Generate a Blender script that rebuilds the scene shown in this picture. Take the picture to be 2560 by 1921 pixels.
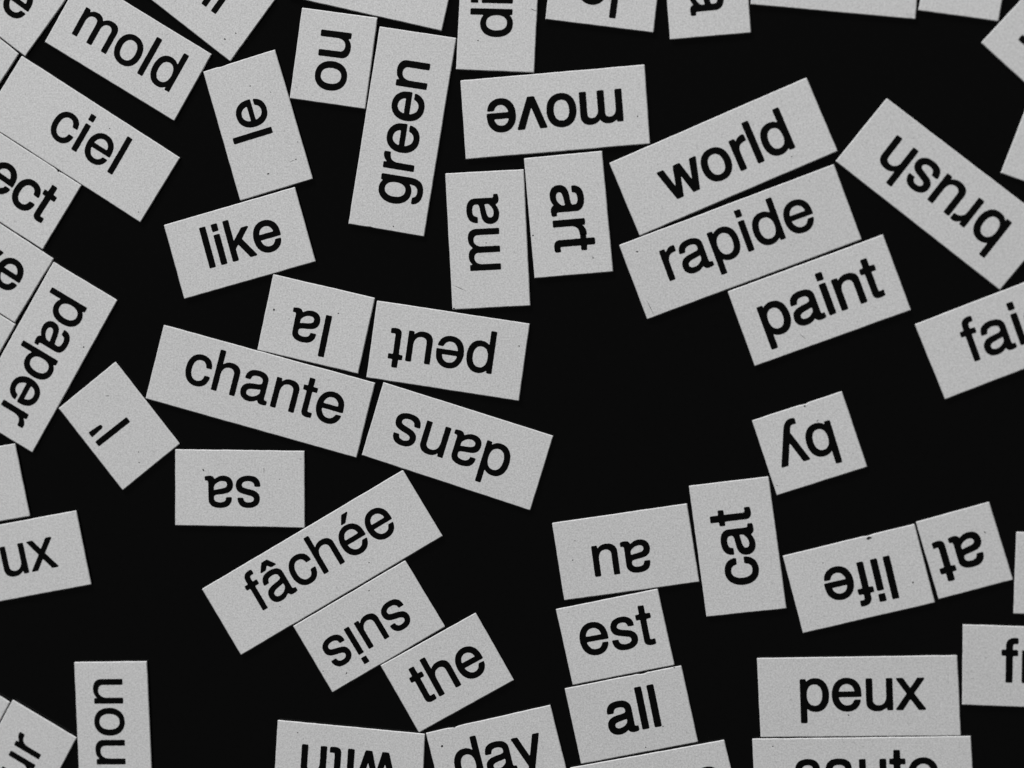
import bpy, math, random
import numpy as np
from mathutils import Vector, Matrix
from mathutils.geometry import tessellate_polygon

# ------------------------------------------------------------------ scene, camera, light
for o in list(bpy.data.objects):
    bpy.data.objects.remove(o)
S = bpy.context.scene
COL = S.collection
MM = 0.001
T = 0.52 * MM                       # thickness of a magnet

W_PX, H_PX = 2560.0, 1921.0
LENS, SENSOR = 100.0, 36.0          # a macro lens, looking down from a little to the right
CAM_DIST = 0.3122
TILT_X, TILT_Y = math.radians(9.0), math.radians(3.25)

cam_d = bpy.data.cameras.new('camera')
cam = bpy.data.objects.new('camera', cam_d)
COL.objects.link(cam)
cam_d.lens, cam_d.sensor_width, cam_d.sensor_fit = LENS, SENSOR, 'HORIZONTAL'
cam_d.clip_start, cam_d.clip_end = 0.01, 50.0
direction = Vector((math.tan(TILT_X), math.tan(TILT_Y), 1.0)).normalized()
cam.location = Vector((0, 0, T)) + direction * CAM_DIST
cam.rotation_mode = 'QUATERNION'
cam_x = Vector((0, 1, 0)).cross(direction).normalized()
cam_y = direction.cross(cam_x)
cam.rotation_quaternion = Matrix((cam_x, cam_y, direction)).transposed().to_quaternion()
S.camera = cam
cam_d.dof.use_dof = True
cam_d.dof.focus_distance = CAM_DIST + 0.0022
cam_d.dof.aperture_fstop = 16.0

world = bpy.data.worlds.new('World')
S.world = world
world.use_nodes = True
world.node_tree.nodes['Background'].inputs['Color'].default_value = (1, 1, 1, 1)
world.node_tree.nodes['Background'].inputs['Strength'].default_value = 0.062

def area_light(name, loc, target, size, power):
    d = bpy.data.lights.new(name, 'AREA')
    d.shape = 'RECTANGLE'
    d.size, d.size_y = size
    d.energy = power
    o = bpy.data.objects.new(name, d)
    o.location = loc
    o.rotation_mode = 'QUATERNION'
    o.rotation_quaternion = (Vector(target) - Vector(loc)).to_track_quat('-Z', 'Y')
    COL.objects.link(o)
    return o
area_light('ceiling_lamp', (-0.40, 1.02, 0.66), (0, 0, 0), (0.50, 0.36), 18.3)

S.view_settings.view_transform = 'Standard'
S.view_settings.look = 'None'
S.view_settings.exposure = 0.0
S.view_settings.gamma = 1.0
S.view_settings.use_curve_mapping = False
S.render.engine = 'CYCLES'
S.render.resolution_x, S.render.resolution_y = 1024, 768

CAM_M = Matrix.Translation(cam.location) @ cam.rotation_quaternion.to_matrix().to_4x4()
def at(px, py, z=T):
    """point of the plane z seen at a position of the photograph (2560 x 1921)"""
    k = SENSOR / LENS / W_PX
    ray = CAM_M.to_3x3() @ Vector(((px - W_PX / 2) * k, -(py - H_PX / 2) * k, -1.0))
    o = CAM_M.translation
    t = (z - o.z) / ray.z
    return (o + ray * t).to_2d()

# ------------------------------------------------------------------ materials
def new_mat(name):
    m = bpy.data.materials.new(name)
    m.use_nodes = True
    nt = m.node_tree
    return m, nt, nt.nodes['Principled BSDF']

def make_face_material():
    m, nt, b = new_mat('white_vinyl')
    N, L = nt.nodes, nt.links
    geo = N.new('ShaderNodeNewGeometry')
    info = N.new('ShaderNodeObjectInfo')
    def noise(scale, detail, rough=0.6):
        n = N.new('ShaderNodeTexNoise')
        n.inputs['Scale'].default_value = scale
        n.inputs['Detail'].default_value = detail
        n.inputs['Roughness'].default_value = rough
        L.new(geo.outputs['Position'], n.inputs['Vector'])
        return n
    def mapr(src, a, b_, c, d):
        r = N.new('ShaderNodeMapRange')
        for i, v in zip((1, 2, 3, 4), (a, b_, c, d)):
            r.inputs[i].default_value = v
        L.new(src, r.inputs[0])
        return r.outputs[0]
    def mul(a, b_):
        q = N.new('ShaderNodeMath'); q.operation = 'MULTIPLY'
        L.new(a, q.inputs[0]); L.new(b_, q.inputs[1])
        return q.outputs[0]
    fine = mapr(noise(5600, 2).outputs['Fac'], 0.2, 0.8, 0.73, 1.27)
    mid = mapr(noise(2200, 3).outputs['Fac'], 0.3, 0.7, 0.965, 1.03)
    broad = mapr(noise(90, 3).outputs['Fac'], 0.3, 0.7, 0.985, 1.015)
    fleck = mapr(noise(2600, 4, 0.75).outputs['Fac'], 0.30, 0.37, 0.70, 1.0)
    per = mapr(info.outputs['Random'], 0, 1, 0.985, 1.015)
    f = mul(mul(mul(mul(fine, mid), broad), fleck), per)
    v = N.new('ShaderNodeVectorMath'); v.operation = 'SCALE'
    v.inputs[0].default_value = (0.745, 0.745, 0.745)
    L.new(f, v.inputs['Scale'])
    L.new(v.outputs[0], b.inputs['Base Color'])
    b.inputs['Roughness'].default_value = 0.7
    b.inputs['Specular IOR Level'].default_value = 0.12
    bump = N.new('ShaderNodeBump')
    bump.inputs['Strength'].default_value = 0.12
    bump.inputs['Distance'].default_value = 0.02 * MM
    L.new(noise(5000, 2).outputs['Fac'], bump.inputs['Height'])
    L.new(bump.outputs[0], b.inputs['Normal'])
    return m

def make_dark(name, col, rough, spec, scale, bump_d):
    m, nt, b = new_mat(name)
    N, L = nt.nodes, nt.links
    geo = N.new('ShaderNodeNewGeometry')
    n = N.new('ShaderNodeTexNoise')
    n.inputs['Scale'].default_value = scale
    n.inputs['Detail'].default_value = 3
    L.new(geo.outputs['Position'], n.inputs['Vector'])
    r = N.new('ShaderNodeMapRange')
    r.inputs[1].default_value, r.inputs[2].default_value = 0.3, 0.7
    r.inputs[3].default_value, r.inputs[4].default_value = 0.85, 1.15
    L.new(n.outputs['Fac'], r.inputs[0])
    v = N.new('ShaderNodeVectorMath'); v.operation = 'SCALE'
    v.inputs[0].default_value = (col, col, col)
    L.new(r.outputs[0], v.inputs['Scale'])
    L.new(v.outputs[0], b.inputs['Base Color'])
    b.inputs['Roughness'].default_value = rough
    b.inputs['Specular IOR Level'].default_value = spec
    bp = N.new('ShaderNodeBump')
    bp.inputs['Strength'].default_value = 0.1
    bp.inputs['Distance'].default_value = bump_d
    L.new(n.outputs['Fac'], bp.inputs['Height'])
    L.new(bp.outputs[0], b.inputs['Normal'])
    return m

M_FACE = make_face_material()
M_INK = make_dark('black_ink', 0.0032, 0.4, 0.08, 4000, 0.005 * MM)
M_BASE = make_dark('dark_magnet_rubber', 0.004, 0.7, 0.1, 3000, 0.01 * MM)
M_BOARD = make_dark('black_painted_metal', 0.0009, 0.16, 0.48, 1500, 0.01 * MM)
M_DIRT = make_dark('grey_dirt', 0.035, 0.8, 0.1, 6000, 0.005 * MM)

# ------------------------------------------------------------------ the board
def mesh_object(name, verts, faces, mat, parent=None):
    me = bpy.data.meshes.new(name)
    me.from_pydata(verts, [], faces)
    me.materials.append(mat)
    me.update()
    o = bpy.data.objects.new(name, me)
    COL.objects.link(o)
    if parent:
        o.parent = parent
    return o

bx, by, bz, r0 = 0.17, 0.135, 0.0012, 0.008
ring = []
for cx, cy, a0 in ((bx, by, 0), (-bx, by, 90), (-bx, -by, 180), (bx, -by, 270)):
    for k in range(7):
        a = math.radians(a0 + 15 * k)
        ring.append((cx - math.copysign(r0, cx) + r0 * math.cos(a), cy - math.copysign(r0, cy) + r0 * math.sin(a)))
n = len(ring)
verts = [(x, y, -bz) for x, y in ring] + [(x, y, -0.0003) for x, y in ring] + [(x * .998, y * .998, 0.0) for x, y in ring]
faces = [tuple(range(n))[::-1], tuple(range(2 * n, 3 * n))]
for l in (0, n):
    faces += [(l + i, l + (i + 1) % n, l + n + (i + 1) % n, l + n + i) for i in range(n)]
board = mesh_object('metal_board', verts, faces, M_BOARD)
board['kind'] = 'structure'
board['label'] = 'flat black painted metal surface under the word magnets'

# ------------------------------------------------------------------ the alphabet (grotesque letters, 1000 units to the em)
ADV = dict(a=556, b=556, c=500, d=556, e=556, f=278, g=556, h=556, i=222, k=500, l=222, m=833, n=556, o=556,
           p=556, r=333, s=500, t=278, u=556, v=500, w=722, x=500, y=500)
ADV.update({'\u00e9': 556, '\u00e2': 556, "'": 191})
G = {
 'l': ['M67 0 L155 0 L155 718 L67 718'],
 'i': ['M67 0 L155 0 L155 523 L67 523', 'M67 612 L155 612 L155 718 L67 718'],
 'o': ['M278 538 C426 538 521 430 521 262 C521 94 426 -14 278 -14 C130 -14 35 94 35 262 C35 430 130 538 278 538',
       'H278 461 C374 461 432 386 432 262 C432 138 374 63 278 63 C182 63 124 138 124 262 C124 386 182 461 278 461'],
 'n': ['M65 0 L149 0 L149 289 C149 397 206 464 294 464 C361 464 407 424 407 359 L407 0 L491 0 L491 395 C491 485 425 538 320 538 C239 538 187 507 144 437 L142 437 L142 523 L65 523'],
 'h': ['M65 0 L149 0 L149 289 C149 397 206 464 294 464 C361 464 407 424 407 359 L407 0 L491 0 L491 395 C491 485 425 538 320 538 C244 538 198 514 151 450 L149 450 L149 718 L65 718'],
 'm': ['M65 0 L149 0 L149 310 C149 405 203 464 276 464 C337 464 375 428 375 370 L375 0 L459 0 L459 310 C459 405 513 464 586 464 C647 464 685 428 685 370 L685 0 L769 0 L769 393 C769 486 716 538 619 538 C545 538 495 511 447 444 C423 507 375 538 306 538 C236 538 190 512 144 448 L142 448 L142 523 L65 523'],
 'r': ['M77 0 L161 0 L161 272 C161 396 219 450 332 451 L332 536 C318 538 312 538 303 538 C250 538 210 507 156 436 L154 436 L154 523 L77 523'],
 'a': ['M530 52 C521 50 517 50 512 50 C483 50 467 65 467 91 L467 395 C467 488 399 538 270 538 C142 538 64 489 61 369 L144 369 C151 432 189 461 267 461 C344 461 387 432 387 381 L387 359 C387 323 366 308 298 299 C177 284 158 280 125 267 C64 242 36 199 36 131 C36 41 99 -15 200 -15 C263 -15 313 7 370 59 C376 8 401 -15 453 -15 C475 -15 488 -13 530 -5',
       'H387 248 C362 237 333 231 271 222 C170 207 123 186 123 133 C123 84 159 58 217 58 C261 58 300 72 336 101 C372 131 387 150 387 182'],
 'e': ['M516 234 C516 313 510 361 495 400 C461 486 381 538 283 538 C137 538 40 427 40 258 C40 89 136 -15 281 -15 C399 -15 480 50 501 160 L417 160 C394 95 347 62 284 62 C234 62 192 85 166 126 C148 154 130 188 128 234',
       'H130 302 L427 302 C427 395 365 461 282 461 C198 461 137 398 130 302'],
 'c': ['M471 348 C467 399 456 432 436 461 C400 509 337 538 264 538 C121 538 30 428 30 257 C30 91 119 -15 263 -15 C388 -15 467 60 477 187 L393 187 C380 101 335 62 265 62 C173 62 117 135 117 257 C117 386 172 460 263 460 C333 460 377 420 387 348'],
 's': ['M438 378 C437 480 370 538 250 538 C129 538 51 476 51 380 C51 299 93 260 216 230 L293 211 C351 197 374 176 374 139 C374 90 325 60 252 60 C207 60 169 73 148 95 C135 110 129 125 124 160 L36 160 C40 39 108 -15 246 -15 C379 -15 464 48 464 148 C464 226 420 269 316 294 L236 313 C168 329 139 351 139 388 C139 436 182 463 248 463 C314 463 349 433 351 378'],
 't': ['M254 523 L168 523 L168 669 L85 669 L85 523 L14 523 L14 455 L85 455 L85 74 C85 21 120 -7 183 -7 C205 -7 223 -5 257 1 L257 71 C243 67 228 66 209 66 C178 66 168 75 168 108 L168 455 L254 455'],
 'd': ['M499 718 L416 718 L416 450 C381 508 326 538 251 538 C118 538 35 431 35 265 C35 92 119 -15 255 -15 C325 -15 376 11 422 76 L424 76 L424 0 L499 0',
       'H267 460 C179 460 123 385 123 262 C123 138 179 63 268 63 C360 63 416 137 416 260 C416 386 360 460 267 460'],
 'g': ['M499 523 L421 523 L421 447 C378 511 329 538 262 538 C129 538 40 422 40 260 C40 97 127 -15 254 -15 C321 -15 369 11 413 65 L413 37 C413 -90 370 -150 277 -150 C212 -150 175 -125 163 -71 L78 -71 C87 -165 160 -220 276 -220 C429 -220 499 -140 499 30',
       'H270 461 C183 461 127 388 127 259 C127 134 184 62 269 62 C355 62 412 135 412 262 C412 388 357 461 270 461'],
 'f': ['M258 523 L171 523 L171 605 C171 640 191 657 229 657 L262 656 L262 725 C246 727 237 728 224 728 C135 728 88 684 88 607 L88 523 L14 523 L14 455 L88 455 L88 0 L171 0 L171 455 L258 455'],
 'k': ['M150 718 L67 718 L67 0 L150 0 L150 203 L233 286 L396 0 L501 0 L300 345 L472 523 L364 523 L150 302'],
 'v': ['M8 523 L102 523 L245 110 L397 523 L492 523 L290 0 L195 0'],
 'w': ['M14 523 L107 523 L212 121 L312 523 L414 523 L517 121 L616 523 L709 523 L563 0 L467 0 L362 400 L260 0 L164 0'],
 'x': ['M291 271 L472 523 L376 523 L246 336 L119 523 L22 523 L200 266 L11 0 L107 0 L245 200 L388 0 L490 0'],
 'y': ['M489 523 L397 523 L255 122 L104 523 L11 523 L212 2 L189 -62 C174 -107 155 -137 110 -137 C95 -137 80 -135 66 -131 L66 -206 C86 -212 103 -214 121 -214 C196 -214 240 -167 276 -70'],
 "'": ['M51 718 L137 718 L122 490 L112 463 L78 463 L66 490'],
}
def parse(path):
    hole = path[0] == 'H'
    toks = path[1:].replace('L', ' L ').replace('C', ' C ').split()
    pts, cmd, i = [(float(toks[0]), float(toks[1]))], None, 2
    while i < len(toks):
        if toks[i] in 'LC':
            cmd = toks[i]; i += 1
        if cmd == 'L':
            pts.append((float(toks[i]), float(toks[i + 1]))); i += 2
        else:
            x0, y0 = pts[-1]
            x1, y1, x2, y2, x3, y3 = (float(q) for q in toks[i:i + 6]); i += 6
            for k in range(1, 13):
                t = k / 12; u = 1 - t
                pts.append((u**3*x0 + 3*u*u*t*x1 + 3*u*t*t*x2 + t**3*x3, u**3*y0 + 3*u*u*t*y1 + 3*u*t*t*y2 + t**3*y3))
    if math.dist(pts[0], pts[-1]) < 1e-6:
        pts.pop()
    clean = [pts[0]]
    for p in pts[1:]:
        if math.dist(p, clean[-1]) > 1.0:
            clean.append(p)
    area = sum(clean[i - 1][0] * clean[i][1] - clean[i][0] * clean[i - 1][1] for i in range(len(clean)))
    if (area > 0) == hole:
        clean.reverse()
    return clean
OUT = {k: [parse(p) for p in v] for k, v in G.items()}
OUT['b'] = [list(reversed([(556 - x, y) for x, y in c])) for c in OUT['d']]
OUT['p'] = [[(556 - x, 523 - y if y < 700 else -207) for x, y in c] for c in OUT['d']]
OUT['u'] = [[(556 - x, 523 - y) for x, y in c] for c in OUT['n']]
OUT['\u00e9'] = OUT['e'] + [[(233, 593), (304, 593), (430, 734), (325, 734)]]
OUT['\u00e2'] = OUT['a'] + [[(122, 593), (212, 593), (277, 668), (342, 593), (432, 593), (330, 734), (225, 734)]]

def offset(poly, g):
    """miter offset to the right of a counter-clockwise outline (ink gain)"""
    out, n = [], len(poly)
    for i in range(n):
        ax, ay = poly[i - 1]; bx_, by_ = poly[i]; cx, cy = poly[(i + 1) % n]
        d1 = math.hypot(bx_ - ax, by_ - ay); d2 = math.hypot(cx - bx_, cy - by_)
        n1 = ((by_ - ay) / d1, -(bx_ - ax) / d1); n2 = ((cy - by_) / d2, -(cx - bx_) / d2)
        k = max(0.35, 1 + n1[0] * n2[0] + n1[1] * n2[1])
        out.append((bx_ + g * (n1[0] + n2[0]) / k, by_ + g * (n1[1] + n2[1]) / k))
    return out

def resample(poly, step):
    out, n = [], len(poly)
    for i in range(n):
        a, b = poly[i], poly[(i + 1) % n]
        m = max(1, int(round(math.dist(a, b) / step)))
        out += [(a[0] + (b[0] - a[0]) * k / m, a[1] + (b[1] - a[1]) * k / m) for k in range(m)]
    return out

def wobble(poly, amp, step, rng):
    """uneven print edge: smoothed random displacement, corners softened"""
    n = len(poly)
    for _ in range(2):
        poly = [((poly[i-1][0] + 2*poly[i][0] + poly[(i+1) % n][0]) / 4, (poly[i-1][1] + 2*poly[i][1] + poly[(i+1) % n][1]) / 4) for i in range(n)]
    r = [rng.uniform(-1, 1) for _ in range(n)]
    r = [(r[i - 1] + r[i] + r[(i + 1) % n]) / 1.8 for i in range(n)]
    out = []
    for i in range(n):
        ax, ay = poly[i - 1]; cx, cy = poly[(i + 1) % n]
        d = math.hypot(cx - ax, cy - ay) or 1
        out.append((poly[i][0] + (cy - ay) / d * amp * r[i], poly[i][1] - (cx - ax) / d * amp * r[i]))
    return out

def spread_outline(ch, g, step=8.0):
    """outline of a letter after the ink has spread by g units: contour of the distance to the drawn shape"""
    segs = np.array([(c[i - 1][0], c[i - 1][1], c[i][0], c[i][1]) for c in OUT[ch] for i in range(len(c))])
    x0, y0 = segs[:, (0, 2)].min() - 40, segs[:, (1, 3)].min() - 40
    nx = int((segs[:, (0, 2)].max() + 40 - x0) / step) + 2
    ny = int((segs[:, (1, 3)].max() + 40 - y0) / step) + 2
    gx, gy = np.meshgrid(x0 + step * np.arange(nx), y0 + step * np.arange(ny) + 0.013, indexing='ij')
    best = np.full(gx.shape, 1e9)
    inside = np.zeros(gx.shape, bool)
    for ax, ay, bx_, by_ in segs:
        dx, dy = bx_ - ax, by_ - ay
        t = np.clip(((gx - ax) * dx + (gy - ay) * dy) / (dx * dx + dy * dy), 0, 1)
        best = np.minimum(best, (gx - ax - t * dx) ** 2 + (gy - ay - t * dy) ** 2)
        if ay != by_:
            hit = (ay > gy) != (by_ > gy)
            inside ^= hit & (gx < ax + (gy - ay) * dx / dy)
    f = np.where(inside, -1, 1) * np.sqrt(best) - g
    f[f == 0] = 1e-6
    # marching squares; every crossing lies on a grid edge, named by that edge
    nxt = {}
    def cross(i, j, k, l):
        a_, b_ = f[i, j], f[k, l]
        t = a_ / (a_ - b_)
        return (x0 + step * (i + t * (k - i)), y0 + step * (j + t * (l - j)))
    pos = {}
    def edge(i, j, k, l):
        key = (min(i, k), min(j, l), i != k)
        if key not in pos:
            pos[key] = cross(min(i, k), min(j, l), max(i, k), max(j, l))
        return key
    neg = f < 0
    mixed = neg[:-1, :-1].astype(int) + neg[1:, :-1] + neg[:-1, 1:] + neg[1:, 1:]
    for i, j in zip(*np.nonzero((mixed > 0) & (mixed < 4))):
        i, j = int(i), int(j)
        q = [(i, j), (i + 1, j), (i + 1, j + 1), (i, j + 1)]
        ent, ext = [], []
        for k in range(4):
            p, r = q[k], q[(k + 1) % 4]
            if neg[p] and not neg[r]:
                ext.append((k, edge(*p, *r)))
            elif neg[r] and not neg[p]:
                ent.append((k, edge(*p, *r)))
        for k, e in ext:                # walk with the ink on the left
            k2, e2 = min(ent, key=lambda z: (z[0] - k) % 4)
            nxt[e] = e2
    loops = []
    while nxt:
        start = next(iter(nxt)); loop = []; e = start
        while e in nxt:
            loop.append(pos[e]); e = nxt.pop(e)
        c = [loop[0]]
        for p in loop[1:]:
            if math.dist(p, c[-1]) > 2.5:
                c.append(p)
        if len(c) > 8:
            loops.append(c)
    return loops

def signed_area(l):
    return 0.5 * sum(l[i - 1][0] * l[i][1] - l[i][0] * l[i - 1][1] for i in range(len(l)))

def contains(l, p):
    r = False
    for i in range(len(l)):
        (ax, ay), (bx_, by_) = l[i - 1], l[i]
        if (ay > p[1]) != (by_ > p[1]) and p[0] < ax + (p[1] - ay) * (bx_ - ax) / (by_ - ay):
            r = not r
    return r

SPREAD = {}
def letter_mesh(ch, g, rng):
    if (ch, g) not in SPREAD:
        SPREAD[ch, g] = spread_outline(ch, g)
    loops = [wobble(l, 1.7, 8, rng) for l in SPREAD[ch, g]]
    loops.sort(key=lambda l: -abs(signed_area(l)))
    groups = []
    for l in loops:
        depth = [gr for gr in groups if contains(gr[0], l[0])]
        if depth:
            depth[0].append(l)
        else:
            groups.append([l])
    k, verts, faces = 0.001, [], []
    for gr in groups:
        flat = [p for l in gr for p in l]
        n, s = len(flat), len(verts)
        verts += [(x * k, y * k, 0.0015) for x, y in flat] + [(x * k, y * k, -0.0005) for x, y in flat]
        for a, b, c in tessellate_polygon([[Vector((x, y, 0)) for x, y in l] for l in gr]):
            (ax, ay), (bx_, by_), (cx, cy) = flat[a], flat[b], flat[c]
            up = (bx_ - ax) * (cy - ay) - (cx - ax) * (by_ - ay) > 0
            faces.append((s + a, s + b, s + c) if up else (s + a, s + c, s + b))
        for l in gr:
            m = len(l)
            faces += [(s + i, s + n + i, s + n + (i + 1) % m, s + (i + 1) % m) for i in range(m)]
            s += m
    me = bpy.data.meshes.new('letter')
    me.from_pydata(verts, [], faces)
    me.materials.append(M_INK)
    me.update()
    return me

# named points of letters: (x, y, sign x, sign y) - the signs say which way the ink gain moves them
PT = {
 'l': dict(bl=(67, 0, -1, -1), br=(155, 0, 1, -1), tl=(67, 718, -1, 1), tr=(155, 718, 1, 1)),
 'i': dict(bl=(67, 0, -1, -1), br=(155, 0, 1, -1), tl=(67, 523, -1, 1)),
 'm': dict(bl=(65, 0, -1, -1), br=(769, 0, 1, -1)), 'n': dict(bl=(65, 0, -1, -1), br=(491, 0, 1, -1)),
 'h': dict(bl=(65, 0, -1, -1), br=(491, 0, 1, -1)), 'u': dict(br=(491, 0, 1, -1), tl=(65, 523, -1, 1)),
 'd': dict(br=(499, 0, 1, -1), tr=(499, 718, 1, 1)), 'b': dict(bl=(57, 0, -1, -1)), 'p': dict(bl=(57, -207, -1, -1)),
 'r': dict(bl=(77, 0, -1, -1), tl=(77, 523, -1, 1)), 'f': dict(bl=(88, 0, -1, -1)),
 't': dict(tl=(85, 669, -1, 1), tr=(168, 669, 1, 1)), 'e': dict(bar=(516, 234, 1, -1), top=(283, 538, 0, 1)),
 's': dict(ll=(36, 160, -1, 0)), 'a': dict(tail=(530, 23, 1, 0)), 'w': dict(tl=(14, 523, -1, 1), bl=(164, 0, -1, -1)),
 'x': dict(br=(490, 0, 1, -1)), 'y': dict(tr=(489, 523, 1, 1)), 'g': dict(tr=(499, 523, 1, 1)), "'": dict(tr=(137, 718, 1, 1)),
}

# ------------------------------------------------------------------ the magnets
# a measured point is (column, row, x, y) of a 4 x 4 grid of enlargements, or (x, y) on the photograph itself
def A(c, r, x, y):
    return (640 * c + x / 3.45625, (0, 480, 960, 1441)[r] + y / 3.45625)
def B(ox, oy, x, y):
    return (ox + x / 9.21667, oy + y / 9.21667)
def along(p, d, k):
    return (p[0] + d[0] * k, p[1] + d[1] * k)
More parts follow.
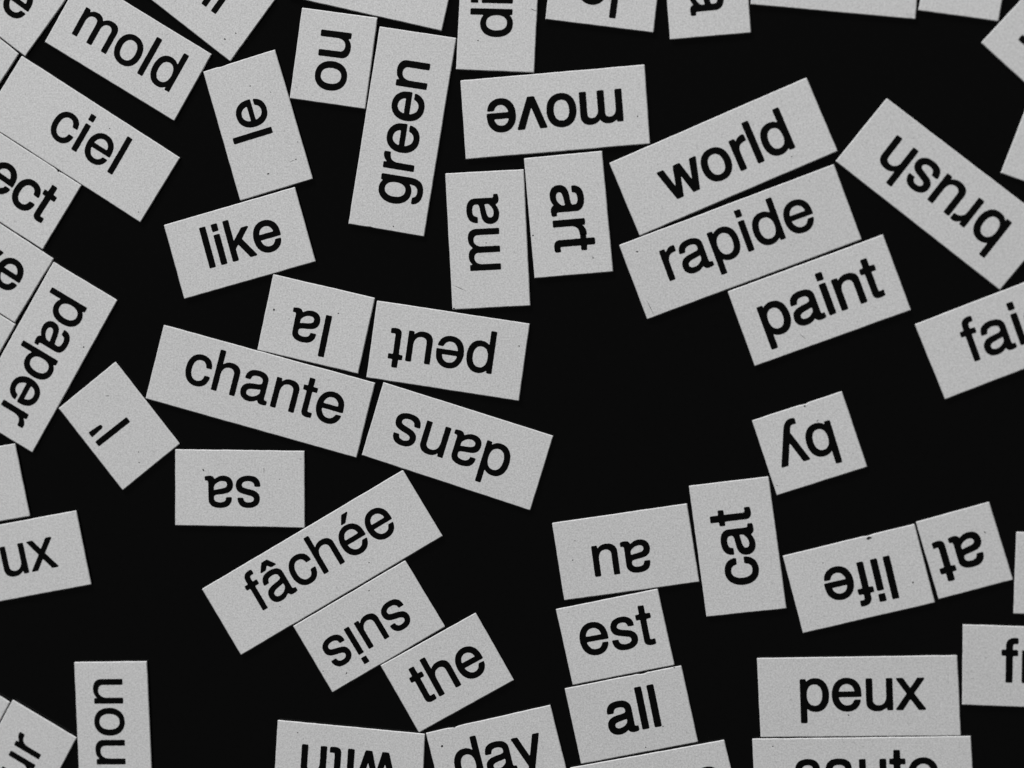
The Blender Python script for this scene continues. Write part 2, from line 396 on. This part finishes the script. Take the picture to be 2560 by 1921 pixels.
# DATA-BEGIN
# word, ink gain, four corners (clockwise in the photograph), anchors [(letter, point, position)], reading direction or None, label
TILES = [
 ('e', 9, [(-1.5,-147),(173,-13),(62.9,141.6),(-111.6,7.6)], [(0,'bar',B(0,0,643,276))], (.809,.588),
  'white magnet ending in e, at the upper left end of mold'),
 ('', 0, [(-147,-23),(46.7,135.1),(-56,295),(-250,137)], [], None,
  'cut-off white magnet beside the left end of ciel'),
 ('mold', 9, [A(0,0,708,-213),A(0,0,1828,470),A(0,0,1505,1048),A(0,0,385,365)], [(0,'bl',A(0,0,620,292)),(3,'br',A(0,0,1458,797))], None,
  'white word magnet printed with the word mold'),
 ('ciel', 8, [(54.3,140),A(0,0,1555,1365),A(0,1,1212,265),(-45,301.7)], [(1,'bl',A(0,0,615,1289)),(3,'br',A(0,0,968,1511))], None,
  'long white word magnet printed with the word ciel'),
 ('ect', 14, [(-149.4,236),(203.4,464.2),(106.5,624.7),(-246,397)], [(0,'bar',B(0,360,283,1012)),(2,'tr',B(0,360,1324,1022))], None,
  'white magnet ending in ect, flush under ciel'),
 ('ve', 12, [(-117,483),(134,647.2),(36.5,807.5),(-214.7,642.7)], [(1,'bar',B(0,600,443,1000))], (.84,.543),
  'white magnet ending in ve, above the left side of paper'),
 ('', 0, [(-212.5,652.6),(38.5,811.6),(-53,974.5),(-304,815.5)], [], None,
  'cut-off blank white magnet below the one ending in ve'),
 ('paper', 11, [(133.5,654.8),A(0,1,1013,938),(80.8,1132.5),(-78.8,1035.5)], [(0,'bl',B(0,600,1203,1092)),(4,'bl',A(0,2,32,136))], None,
  'white word magnet printed with the word paper'),
 ("l'", 8, [A(0,1,997,1468),A(0,2,1553,520),A(0,2,1060,921),A(0,2,505,212)], [(0,'bl',A(0,2,1123,328)),(1,'tr',A(0,2,766,422))], None,
  'small white magnet printed with l and an apostrophe'),
 ('sa', 8, [A(0,2,1513,566),A(1,2,418,580),A(1,2,420,1245),A(0,2,1513,1224)], [(0,'ll',A(1,2,37,884)),(1,'tail',A(0,2,1770,817))], None,
  'white magnet printed with the word sa, upside down'),
 ('chante', 8, [A(0,1,1415,1150),A(1,2,1030,-8),A(1,2,868,641),A(0,2,1257,128)], [(1,'bl',A(0,2,1822,48)),(3,'br',A(1,2,323,251))], None,
  'long white word magnet printed with the word chante'),
 ('la', 9, [A(1,1,148,712),A(1,1,1028,917),A(1,1,882,1573),A(1,1,10,1367)], [(0,'bl',A(1,1,657,1076)),(1,'tail',A(1,1,323,1017))], None,
  'white magnet printed with the word la, upside down above chante'),
 ('peut', 9, [A(1,1,1045,940),A(2,1,153,1140),A(2,2,60,150),A(1,1,953,1605)], [(0,'bl',A(1,1,2084,1212)),(2,'br',A(1,1,1325,1199))], None,
  'white word magnet printed with the word peut, upside down'),
 ('dans', 8, [A(1,1,1100,1645),A(2,2,357,450),A(2,2,157,1096),A(1,2,913,617)], [(0,'br',A(1,2,2000,488)),(2,'br',A(1,2,1481,317))], None,
  'white word magnet printed with the word dans, upside down'),
 ('like', 13, [A(0,1,1415,288),A(1,0,335,1617),A(1,1,515,603),A(0,1,1592,927)], [(0,'bl',A(0,1,1814,661)),(3,'bar',A(1,1,215,371))], None,
  'white word magnet printed with the word like'),
 ('le', 10, [A(0,0,1755,622),A(1,0,163,430),A(1,0,490,1548),A(0,1,2075,77)], [(0,'bl',A(1,0,145,1147)),(0,'tl',A(0,0,2025,1250))], None,
  'white magnet printed with the word le, standing on like'),
 ('ou', 12, [A(1,0,397,68),A(1,0,1050,155),A(1,0,943,945),A(1,0,290,852)], [(1,'br',A(1,0,827,290)),(1,'tl',A(1,0,538,478))], None,
  'short white magnet printed with the word ou'),
 ('green', 13, [A(1,0,1068,230),A(1,0,1730,330),A(1,1,1452,388),A(1,1,798,278)], [(1,'bl',A(1,0,1361,1487)),(4,'br',A(1,0,1507,555))], None,
  'long white word magnet printed with the word green'),
 ('di', 11, [(1159,-200),(1354,-200),(1335,182.2),(1139.7,174.5)], [(0,'br',B(1160,0,1116,219)),(0,'tr',B(1160,0,153,196))], None,
  'white magnet showing the letters di, beside the top of green'),
 ('ll', 8, [(244,-104),(375.6,-259),(688.5,-1),(575.4,154.1)], [(0,'bl',B(360,0,1323,82)),(1,'br',B(360,0,1647,328))], None,
  'white magnet showing two letter stems, between mold and ou'),
 ('', 0, [(761,-193),(1145.8,-107),(1104,78),(718.7,-9)], [], None,
  'cut-off blank white magnet above ou and green'),
 ('le', 11, [(1385.6,-145),(1656,-111),(1633.6,82.5),(1363.3,48.6)], [(0,'tl',A(2,0,893,160))], (-.992,-.124),
  'cut-off white magnet showing an upside-down le, above move'),
 ('a', 12, [(1652,-199),(1854.5,-216),(1877.5,82.5),(1674.9,99.8)], [(0,'tail',A(2,0,1570,137))], (.077,.997),
  'white magnet showing a sideways letter a, above world'),
 ('', 0, [(1886,-185),(2302,-150),(2288.9,48.6),(1876.6,11.6)], [], None,
  'wide cut-off blank magnet right of the one showing a'),
 ('', 0, [(2340,-223),(2541,-196),(2495.8,54),(2295.6,26.6)], [], None,
  'narrow cut-off blank magnet against the wide blank one'),
 ('n', 12, [(2452.6,107.4),(2656.6,-112.8),(2806.6,24),(2602.6,244.2)], [(0,'br',B(2320,0,2077,915))], (-.674,.739),
  'slanted white magnet showing the end of one letter stem'),
 ('brush', 13, [A(3,0,1025,850),(2633.9,566),(2499.6,725.6),A(3,0,583,1395)], [(0,'bl',A(3,1,2109,266)),(4,'br',A(3,0,1117,1167))], None,
  'white word magnet printed with the word brush'),
 ('', 0, [(2501.7,433),(2575.5,241.7),(2858,342),(2784.6,533)], [], None,
  'cut-off blank white magnet above the end of brush'),
 ('world', 15, [A(2,0,840,1410),A(3,0,332,672),A(3,0,601,1308),A(2,1,1103,381)], [(0,'tl',A(2,0,1249,1496)),(4,'br',A(3,0,237,1276))], None,
  'white word magnet printed with the word world'),
 ('rapide', 10, [A(2,1,925,460),A(3,0,568,1420),A(3,1,809,412),A(2,1,1168,1103)], [(0,'bl',A(2,1,1364,771)),(4,'br',A(3,1,155,400))], None,
  'long white word magnet printed with the word rapide'),
 ('paint', 15, [A(2,1,1863,862),A(3,1,993,368),A(3,1,1235,1023),A(2,1,2098,1508)], [(0,'bl',A(3,1,33,1364)),(3,'br',A(3,1,860,949))], None,
  'white word magnet printed with the word paint'),
 ('fais', 11, [A(3,1,1268,1145),(2660,668),(2736,856),A(3,2,1530,136)], [(0,'bl',A(3,1,1786,1466)),(2,'tl',A(3,1,2091,1062))], None,
  'cut-off white word magnet printed with fais'),
 ('art', 15, [A(2,0,103,1370),A(2,0,778,1305),A(2,1,873,690),A(2,1,195,748)], [(1,'bl',A(2,1,351,251)),(2,'tr',A(2,1,719,451))], None,
  'white word magnet printed with the word art'),
 ('ma', 10, [A(1,0,1635,1500),A(2,0,100,1464),A(2,1,158,985),A(1,1,1697,1019)], [(0,'bl',A(1,1,2117,670)),(0,'br',A(1,1,2099,312))], None,
  'white magnet printed with the word ma, beside art'),
 ('move', 17, [A(1,0,1765,697),A(2,0,1145,559),A(2,0,1192,1244),A(1,0,1812,1379)], [(0,'bl',A(2,0,943,767)),(3,'bar',A(1,0,1993,987))], None,
  'white word magnet printed with the word move, upside down'),
 ('by', 13, [A(2,2,2073,317),A(3,2,638,64),A(3,2,857,719),A(3,2,77,966)], [(0,'bl',A(3,2,532,313)),(1,'tr',A(3,2,120,724))], None,
  'small white magnet printed with the word by, upside down'),
 ('au', 11, [A(2,2,345,1203),A(2,2,1512,1034),A(2,3,1618,50),A(2,3,452,210)], [(1,'br',A(2,2,684,1405)),(1,'tl',A(2,2,935,1641))], None,
  'white magnet printed with the word au, upside down'),
 ('cat', 14, [A(2,2,1528,882),A(3,2,4,800),A(3,3,160,280),A(2,3,1680,352)], [(2,'tr',A(2,2,1709,1149))], (-.133,-.991),
  'white word magnet printed with the word cat'),
 ('life', 14, [A(3,2,127,1487),A(3,2,1265,1210),A(3,3,1443,229),A(3,3,303,494)], [(0,'bl',A(3,2,1047,1483)),(3,'bar',A(3,3,484,67))], None,
  'white word magnet printed with the word life, upside down'),
 ('at', 15, [A(3,2,1277,1193),A(3,2,1910,1020),(2532.7,1450.2),(2346.6,1499)], [(0,'tail',B(2320,1320,474,300))], (-.96,.265),
  'small white magnet printed with the word at, beside life'),
 ('', 0, [(2540.8,1330.3),(2841,1340),(2833,1546),(2533.4,1535)], [], None,
  'edge of a blank white magnet right of the word at'),
 ('fr', 14, [(2406.8,1561.6),(2757,1573),(2755,1776),(2405.2,1763)], [(0,'bl',A(3,3,2053,917))], (.9995,.032),
  'cut-off white magnet showing fr, beside peux'),
 ('peux', 12, [A(2,3,2116,708),A(3,3,1635,683),A(3,3,1667,1379),A(2,3,2148,1393)], [(0,'bl',A(3,3,287,1269)),(3,'br',A(3,3,1366,1153))], None,
  'white word magnet printed with the word peux'),
 ('saute', 12, [A(2,3,2075,1405),A(3,3,1752,1382),(2438.6,2043),(1890,2050)], [(2,'tl',A(3,3,786,1582)),(3,'tr',A(3,3,1138,1502))], None,
  'cut-off white word magnet printed with saute, below peux'),
 ('e', 12, [(1424,1920),(1810.5,1850),(1855.6,2040.7),(1469,2111)], [(0,'top',B(1600,1741,1515,1630))], (.984,-.18),
  'cut-off white magnet flush under the word all'),
 ('all', 17, [A(2,3,455,970),A(2,3,1462,772),A(2,3,1608,1433),A(2,3,597,1624)], [(1,'bl',A(2,3,1129,1324)),(2,'tr',A(2,3,1219,933))], None,
  'white word magnet printed with the word all'),
 ('est', 10, [A(2,3,378,285),A(2,3,1258,108),A(2,3,1404,768),A(2,3,525,941)], [(0,'bar',A(2,3,833,536)),(2,'tr',A(2,3,1135,251))], None,
  'white word magnet printed with the word est'),
 ('f\u00e2ch\u00e9e', 8, [A(0,3,1743,112),A(1,2,1268,745),A(1,2,1612,1317),A(0,3,2082,683)], [(0,'bl',A(1,3,62,296)),(3,'br',A(1,2,769,1538))], None,
  'long white word magnet printed with the accented word f\u00e2ch\u00e9e'),
 ('suis', 8, [A(1,3,320,432),A(1,2,1288,1526),A(1,3,1633,437),A(1,3,660,1006)], [(2,'bl',A(1,3,799,435)),(1,'tl',A(1,3,1153,522))], None,
  'white word magnet printed with the word suis, upside down'),
 ('the', 12, [A(1,3,1075,772),A(1,3,1897,316),A(2,3,16,900),A(1,3,1408,1353)], [(0,'tl',A(1,3,1317,804)),(1,'br',A(1,3,1774,938))], None,
  'white word magnet printed with the word the'),
 ('day', 13, [A(1,3,1467,1355),A(2,3,330,1112),(1422.4,1950),(1111.4,2020.6)], [(0,'tr',A(1,3,1895,1377)),(2,'tr',A(2,3,228,1353))], None,
  'cut-off white word magnet printed with the word day'),
 ('with', 14, [A(1,3,187,1243),A(1,3,1460,1363),(1054,2028),(682.9,1993)], [(0,'bl',A(1,3,1152,1526)),(3,'br',A(1,3,399,1451))], None,
  'cut-off white magnet printed with the word with, upside down'),
 ('non', 8, [A(0,3,640,742),A(0,3,1268,735),(381.9,1983.7),(199.6,1986)], [(0,'bl',A(0,3,1085,1624)),(2,'br',A(0,3,1056,889))], None,
  'white word magnet printed with the word non'),
 ('ur', 8, [(31.5,1749.8),(191.5,1845.2),(42,2128),(-118,2033)], [(1,'bl',B(0,1741,890,1454)),(1,'tl',B(0,1741,325,1118))], None,
  'cut-off white magnet showing ur, touching the left side of non'),
 ('', 0, [(-188,1624),(24.4,1756.2),(-62.5,1919.7),(-275,1787)], [], None,
  'corner of a blank magnet beside the one showing ur'),
 ('eux', 9, [(-222.5,1354),A(0,2,658,1094),A(0,3,788,73),(-185,1539)], [(1,'br',B(0,1320,673,1029)),(2,'br',B(0,1320,1350,889))], None,
  'cut-off white magnet showing the letters ux'),
 ('', 0, [(-258,1159),(37.4,1109.3),(74.6,1291.3),(-221,1341)], [], None,
  'cut-off blank magnet flush above the one showing ux'),
]
# DATA-END

EM = 6.37 * MM                      # type size for words that show one measured letter only
BEVEL = 0.085 * MM
FACE_T = 0.20 * MM                  # white printed layer on top of the dark magnet sheet
GROUP = 'word magnets scattered over the black board'

def tile_outline(corners, nicks, k, radii, jit):
    """closed counter-clockwise outline in metres, drawn in by k: straight cuts, small corner radii, uneven edges, nicks"""
    cs = [Vector(p) for p in offset([(v.x, v.y) for v in corners], -k)]
    arcs = []
    for i in range(4):
        p, a, b = cs[i], cs[i - 1], cs[(i + 1) % 4]
        da, db = (a - p).normalized(), (b - p).normalized()
        r = max(radii[i] - 0.6 * k, 0.025 * MM)
        arcs.append([p + da * r * s + db * r * t for s, t in ((1, 0), (0.42, 0.12), (0.12, 0.42), (0, 1))])
    out = []
    for i in range(4):
        out += arcs[i]
        p, q = arcs[i][-1], arcs[(i + 1) % 4][0]
        n = len(jit[i])
        nrm = Vector(((q - p).y, -(q - p).x)).normalized()
        for j in range(1, n):
            s = p + (q - p) * (j / n)
            d = jit[i][j]
            for c, w, dep in nicks:
                e = (s - c).length / w
                if e < 1:
                    d -= dep * (1 - e * e)
            out.append(s + nrm * d)
    return [(v.x, v.y) for v in out]

def prism(rings):
    """stack of equal-length outlines [(outline, z), ...] closed at both ends"""
    n = len(rings[0][0])
    verts = [(x, y, z) for o, z in rings for x, y in o]
    t = (len(rings) - 1) * n
    m = len(verts)
    verts += [(0.0, 0.0, rings[0][1]), (0.0, 0.0, rings[-1][1])]
    faces = [(m, (i + 1) % n, i) for i in range(n)] + [(m + 1, t + i, t + (i + 1) % n) for i in range(n)]
    for l in range(len(rings) - 1):
        a = l * n
        faces += [(a + i, a + (i + 1) % n, a + n + (i + 1) % n, a + n + i) for i in range(n)]
    return verts, faces

# dents in the cut edges: word -> [(position in the photograph, half width mm, depth mm)]
NICKS = {
 'by': [(A(3,2,316,172), 0.40, 0.10)],
 'life': [(A(3,2,858,1308), 0.50, 0.07)],
 'all': [(A(2,3,1125,838), 0.45, 0.11)],
 'ect': [(B(0,360,1350,635), 0.50, 0.08)],
 'day': [(A(1,3,1710,1303), 0.55, 0.10)],
 'green': [(A(1,1,985,313), 0.5, 0.06)],
 'le': [(A(0,0,1915,572), 0.4, 0.08)],
}
# specks of dirt: word (index of the magnet) -> [(position, length mm, width mm, turn)]
SPECKS = [
 ('by', A(3,2,317,192), .30, .20, 1.2), ('by', A(3,2,428,318), .32, .09, 1.0), ('by', A(3,2,78,878), .14, .10, 0),
 ('life', A(3,2,868,1335), .62, .34, .25), ('life', A(3,2,475,1548), .14, .11, 0), ('life', A(3,3,1252,55), .26, .18, .9),
 ('at', B(2320,1320,1312,103), .24, .13, -.7), ('all', B(1600,1741,532,697), .20, .12, -.9), ('all', B(1600,1741,130,1178), .18, .14, 0),
 ('all', A(2,3,1403,790), .20, .15, 0), ('sa', A(0,2,1757,745), .28, .20, -.8), ('sa', A(1,2,68,745), .70, .05, 1.57),
 ('sa', A(1,2,205,826), .12, .10, 0), ('sa', A(1,2,385,650), .22, .08, .2), ('paper', B(0,740,1925,1180), .20, .15, .8),
 ('ll', B(360,0,1862,905), .24, .18, -.6), ('ll', B(360,0,2115,768), .18, .14, -.5), ('le', A(1,0,105,1504), .26, .18, 0),
 ('le', A(1,0,345,1378), .18, .12, .5), ('le', A(1,0,310,1393), .55, .05, .35), ('le', A(1,0,125,798), .14, .11, 0),
 ('le', A(1,0,360,1228), .14, .11, 0), ('le', A(0,0,2162,745), .16, .12, 0), ('di', B(1160,0,328,940), .24, .12, 0),
 ('di', B(1160,0,1608,235), .70, .09, -.38), ('move', A(2,0,1085,1007), .26, .13, -.5), ('art', A(2,1,181,378), .18, .16, 0),
 ('art', A(2,1,700,571), .20, .14, -.3), ('ma', A(1,1,1710,1008), .24, .20, 0), ('ma', A(1,1,1988,441), .15, .11, 0),
 ('ma', A(1,1,1760,832), 1.5, .05, -.42), ('rapide', A(2,1,1080,517), .32, .16, 0), ('rapide', A(2,1,1195,1000), 1.6, .05, -1.1),
 ('la', A(1,1,155,1020), .22, .30, 0), ('la', A(1,1,712,1051), .20, .13, 0), ('la', A(1,1,285,1098), .14, .10, 0),
 ('green', A(1,1,1187,300), .18, .13, 0), ('day', A(1,3,1608,1468), .32, .26, .2), ('day', A(1,3,1712,1302), .35, .12, .2),
 ('suis', A(1,3,978,125), .18, .14, 0), ('suis', A(1,3,782,838), .36, .10, 1.1), ('suis', A(1,3,580,820), .15, .12, 0),
 ("l'", A(0,2,930,105), .40, .07, 0), ("l'", A(0,2,1202,680), .20, .11, -.4), ("l'", A(0,2,1197,590), .14, .12, 0),
 ('ciel', A(0,0,948,1113), .16, .11, 0), ('ciel', A(0,1,1197,175), .16, .10, 0), ('ect', A(0,0,500,1480), .30, .12, -.6),
 ('au', A(2,2,524,1523), .16, .12, 0), ('au', A(2,2,545,1355), .14, .10, 0), ('peux', A(3,3,695,1200), .26, .14, -.8),
 ('saute', A(3,3,42,1470), .20, .14, -.6), ('paint', A(3,1,300,1250), .9, .05, -.75), ('world', A(3,0,203,1355), .16, .12, 0),
 ('f\u00e2ch\u00e9e', A(1,3,207,263), .14, .10, 0), ('f\u00e2ch\u00e9e', A(1,2,977,1545), .16, .12, 0), ('with', A(1,3,358,1352), .16, .12, 0),
 ('peut', A(2,1,62,1333), .20, .14, -.5),
]

def build_magnet(word, gain, quad, anchors, dirn, label, seed, specks_for):
    rng = random.Random(seed)
    cs = [at(*p) for p in quad]
    if sum(cs[i - 1].x * cs[i].y - cs[i].x * cs[i - 1].y for i in range(4)) < 0:
        cs.reverse()
    mid = sum(cs, Vector((0, 0))) / 4
    root = bpy.data.objects.new('word_magnet', None)
    root.empty_display_size = 0.003
    root.location = (mid.x, mid.y, 0.0)
    COL.objects.link(root)
    root['label'] = label
    root['category'] = 'magnet'
    root['group'] = GROUP
    nicks = [(at(*p), w * MM, d * MM) for p, w, d in NICKS.get(specks_for, [])]
    radii = [rng.uniform(0.05, 0.13) * MM for _ in range(4)]
    jit = []
    for i in range(4):
        prev, row = 0, []
        for _ in range(max(2, int((cs[(i + 1) % 4] - cs[i]).length / (0.4 * MM)))):
            prev = 0.5 * prev + rng.uniform(-1, 1) * 0.011 * MM
            row.append(prev)
        jit.append(row)
    def ring(k):
        return [(x - mid.x, y - mid.y) for x, y in tile_outline(cs, nicks, k * MM, radii, jit)]
    v, f = prism([(ring(.05), 0.0), (ring(.02), T - FACE_T)])
    mesh_object('magnet_base', v, f, M_BASE, root)
    bv = BEVEL / MM
    v, f = prism([(ring(.012), T - FACE_T), (ring(0), T - 0.95 * BEVEL), (ring(.62 * bv), T - 0.26 * BEVEL), (ring(bv), T)])
    face = mesh_object('face', v, f, M_FACE, root)
    # ---- lettering
    if word:
        xs, x = [], 0.0
        for ch in word:
            xs.append(x); x += ADV[ch]
        def unit(i, key):
            gx, gy, sx, sy = PT[word[i]][key]
            return Vector((xs[i] + gx + sx * gain, gy + sy * gain)) / 1000
        u0, p0 = unit(*anchors[0][:2]), at(*anchors[0][2])
        if len(anchors) > 1:
            u1, p1 = unit(*anchors[1][:2]), at(*anchors[1][2])
            em = (p1 - p0).length / (u1 - u0).length
            ang = math.atan2((p1 - p0).y, (p1 - p0).x) - math.atan2((u1 - u0).y, (u1 - u0).x)
        else:
            q = anchors[0][2]
            p1 = at(q[0] + dirn[0] * 40, q[1] + dirn[1] * 40)
            em = EM
            ang = math.atan2((p1 - p0).y, (p1 - p0).x)
        rot = Matrix.Rotation(ang, 2)
        org = p0 - rot @ (u0 * em) - mid
        for i, ch in enumerate(word):
            o = bpy.data.objects.new('letter', letter_mesh(ch, gain + 4, rng))
            COL.objects.link(o)
            o.parent = face
            p = org + rot @ Vector((xs[i] / 1000 * em, 0))
            o.location = (p.x, p.y, T)
            o.rotation_euler = (0, 0, ang)
            o.scale = (em, em, em)
    # ---- dirt
    for w, pos, ln, wd, turn in SPECKS:
        if w != specks_for:
            continue
        c = at(*pos)
        n = 12
        rim = []
        for k in range(n):
            a = 2 * math.pi * k / n
            s = rng.uniform(0.7, 1.25) / 2 * MM
            rim.append((math.cos(a) * ln * s, math.sin(a) * wd * s))
        v, f = prism([(rim, -0.002 * MM), ([(x * .85, y * .85) for x, y in rim], 0.008 * MM)])
        o = mesh_object('dirt_speck', v, f, M_DIRT, face)
        o.location = (c.x - mid.x, c.y - mid.y, T)
        o.rotation_euler = (0, 0, turn)
    return root

seen = set()
for i, (word, gain, quad, anchors, dirn, label) in enumerate(TILES):
    key = word if word not in seen else word + '2'
    seen.add(word)
    build_magnet(word, gain, quad, anchors, dirn, label, 100 + i, key)
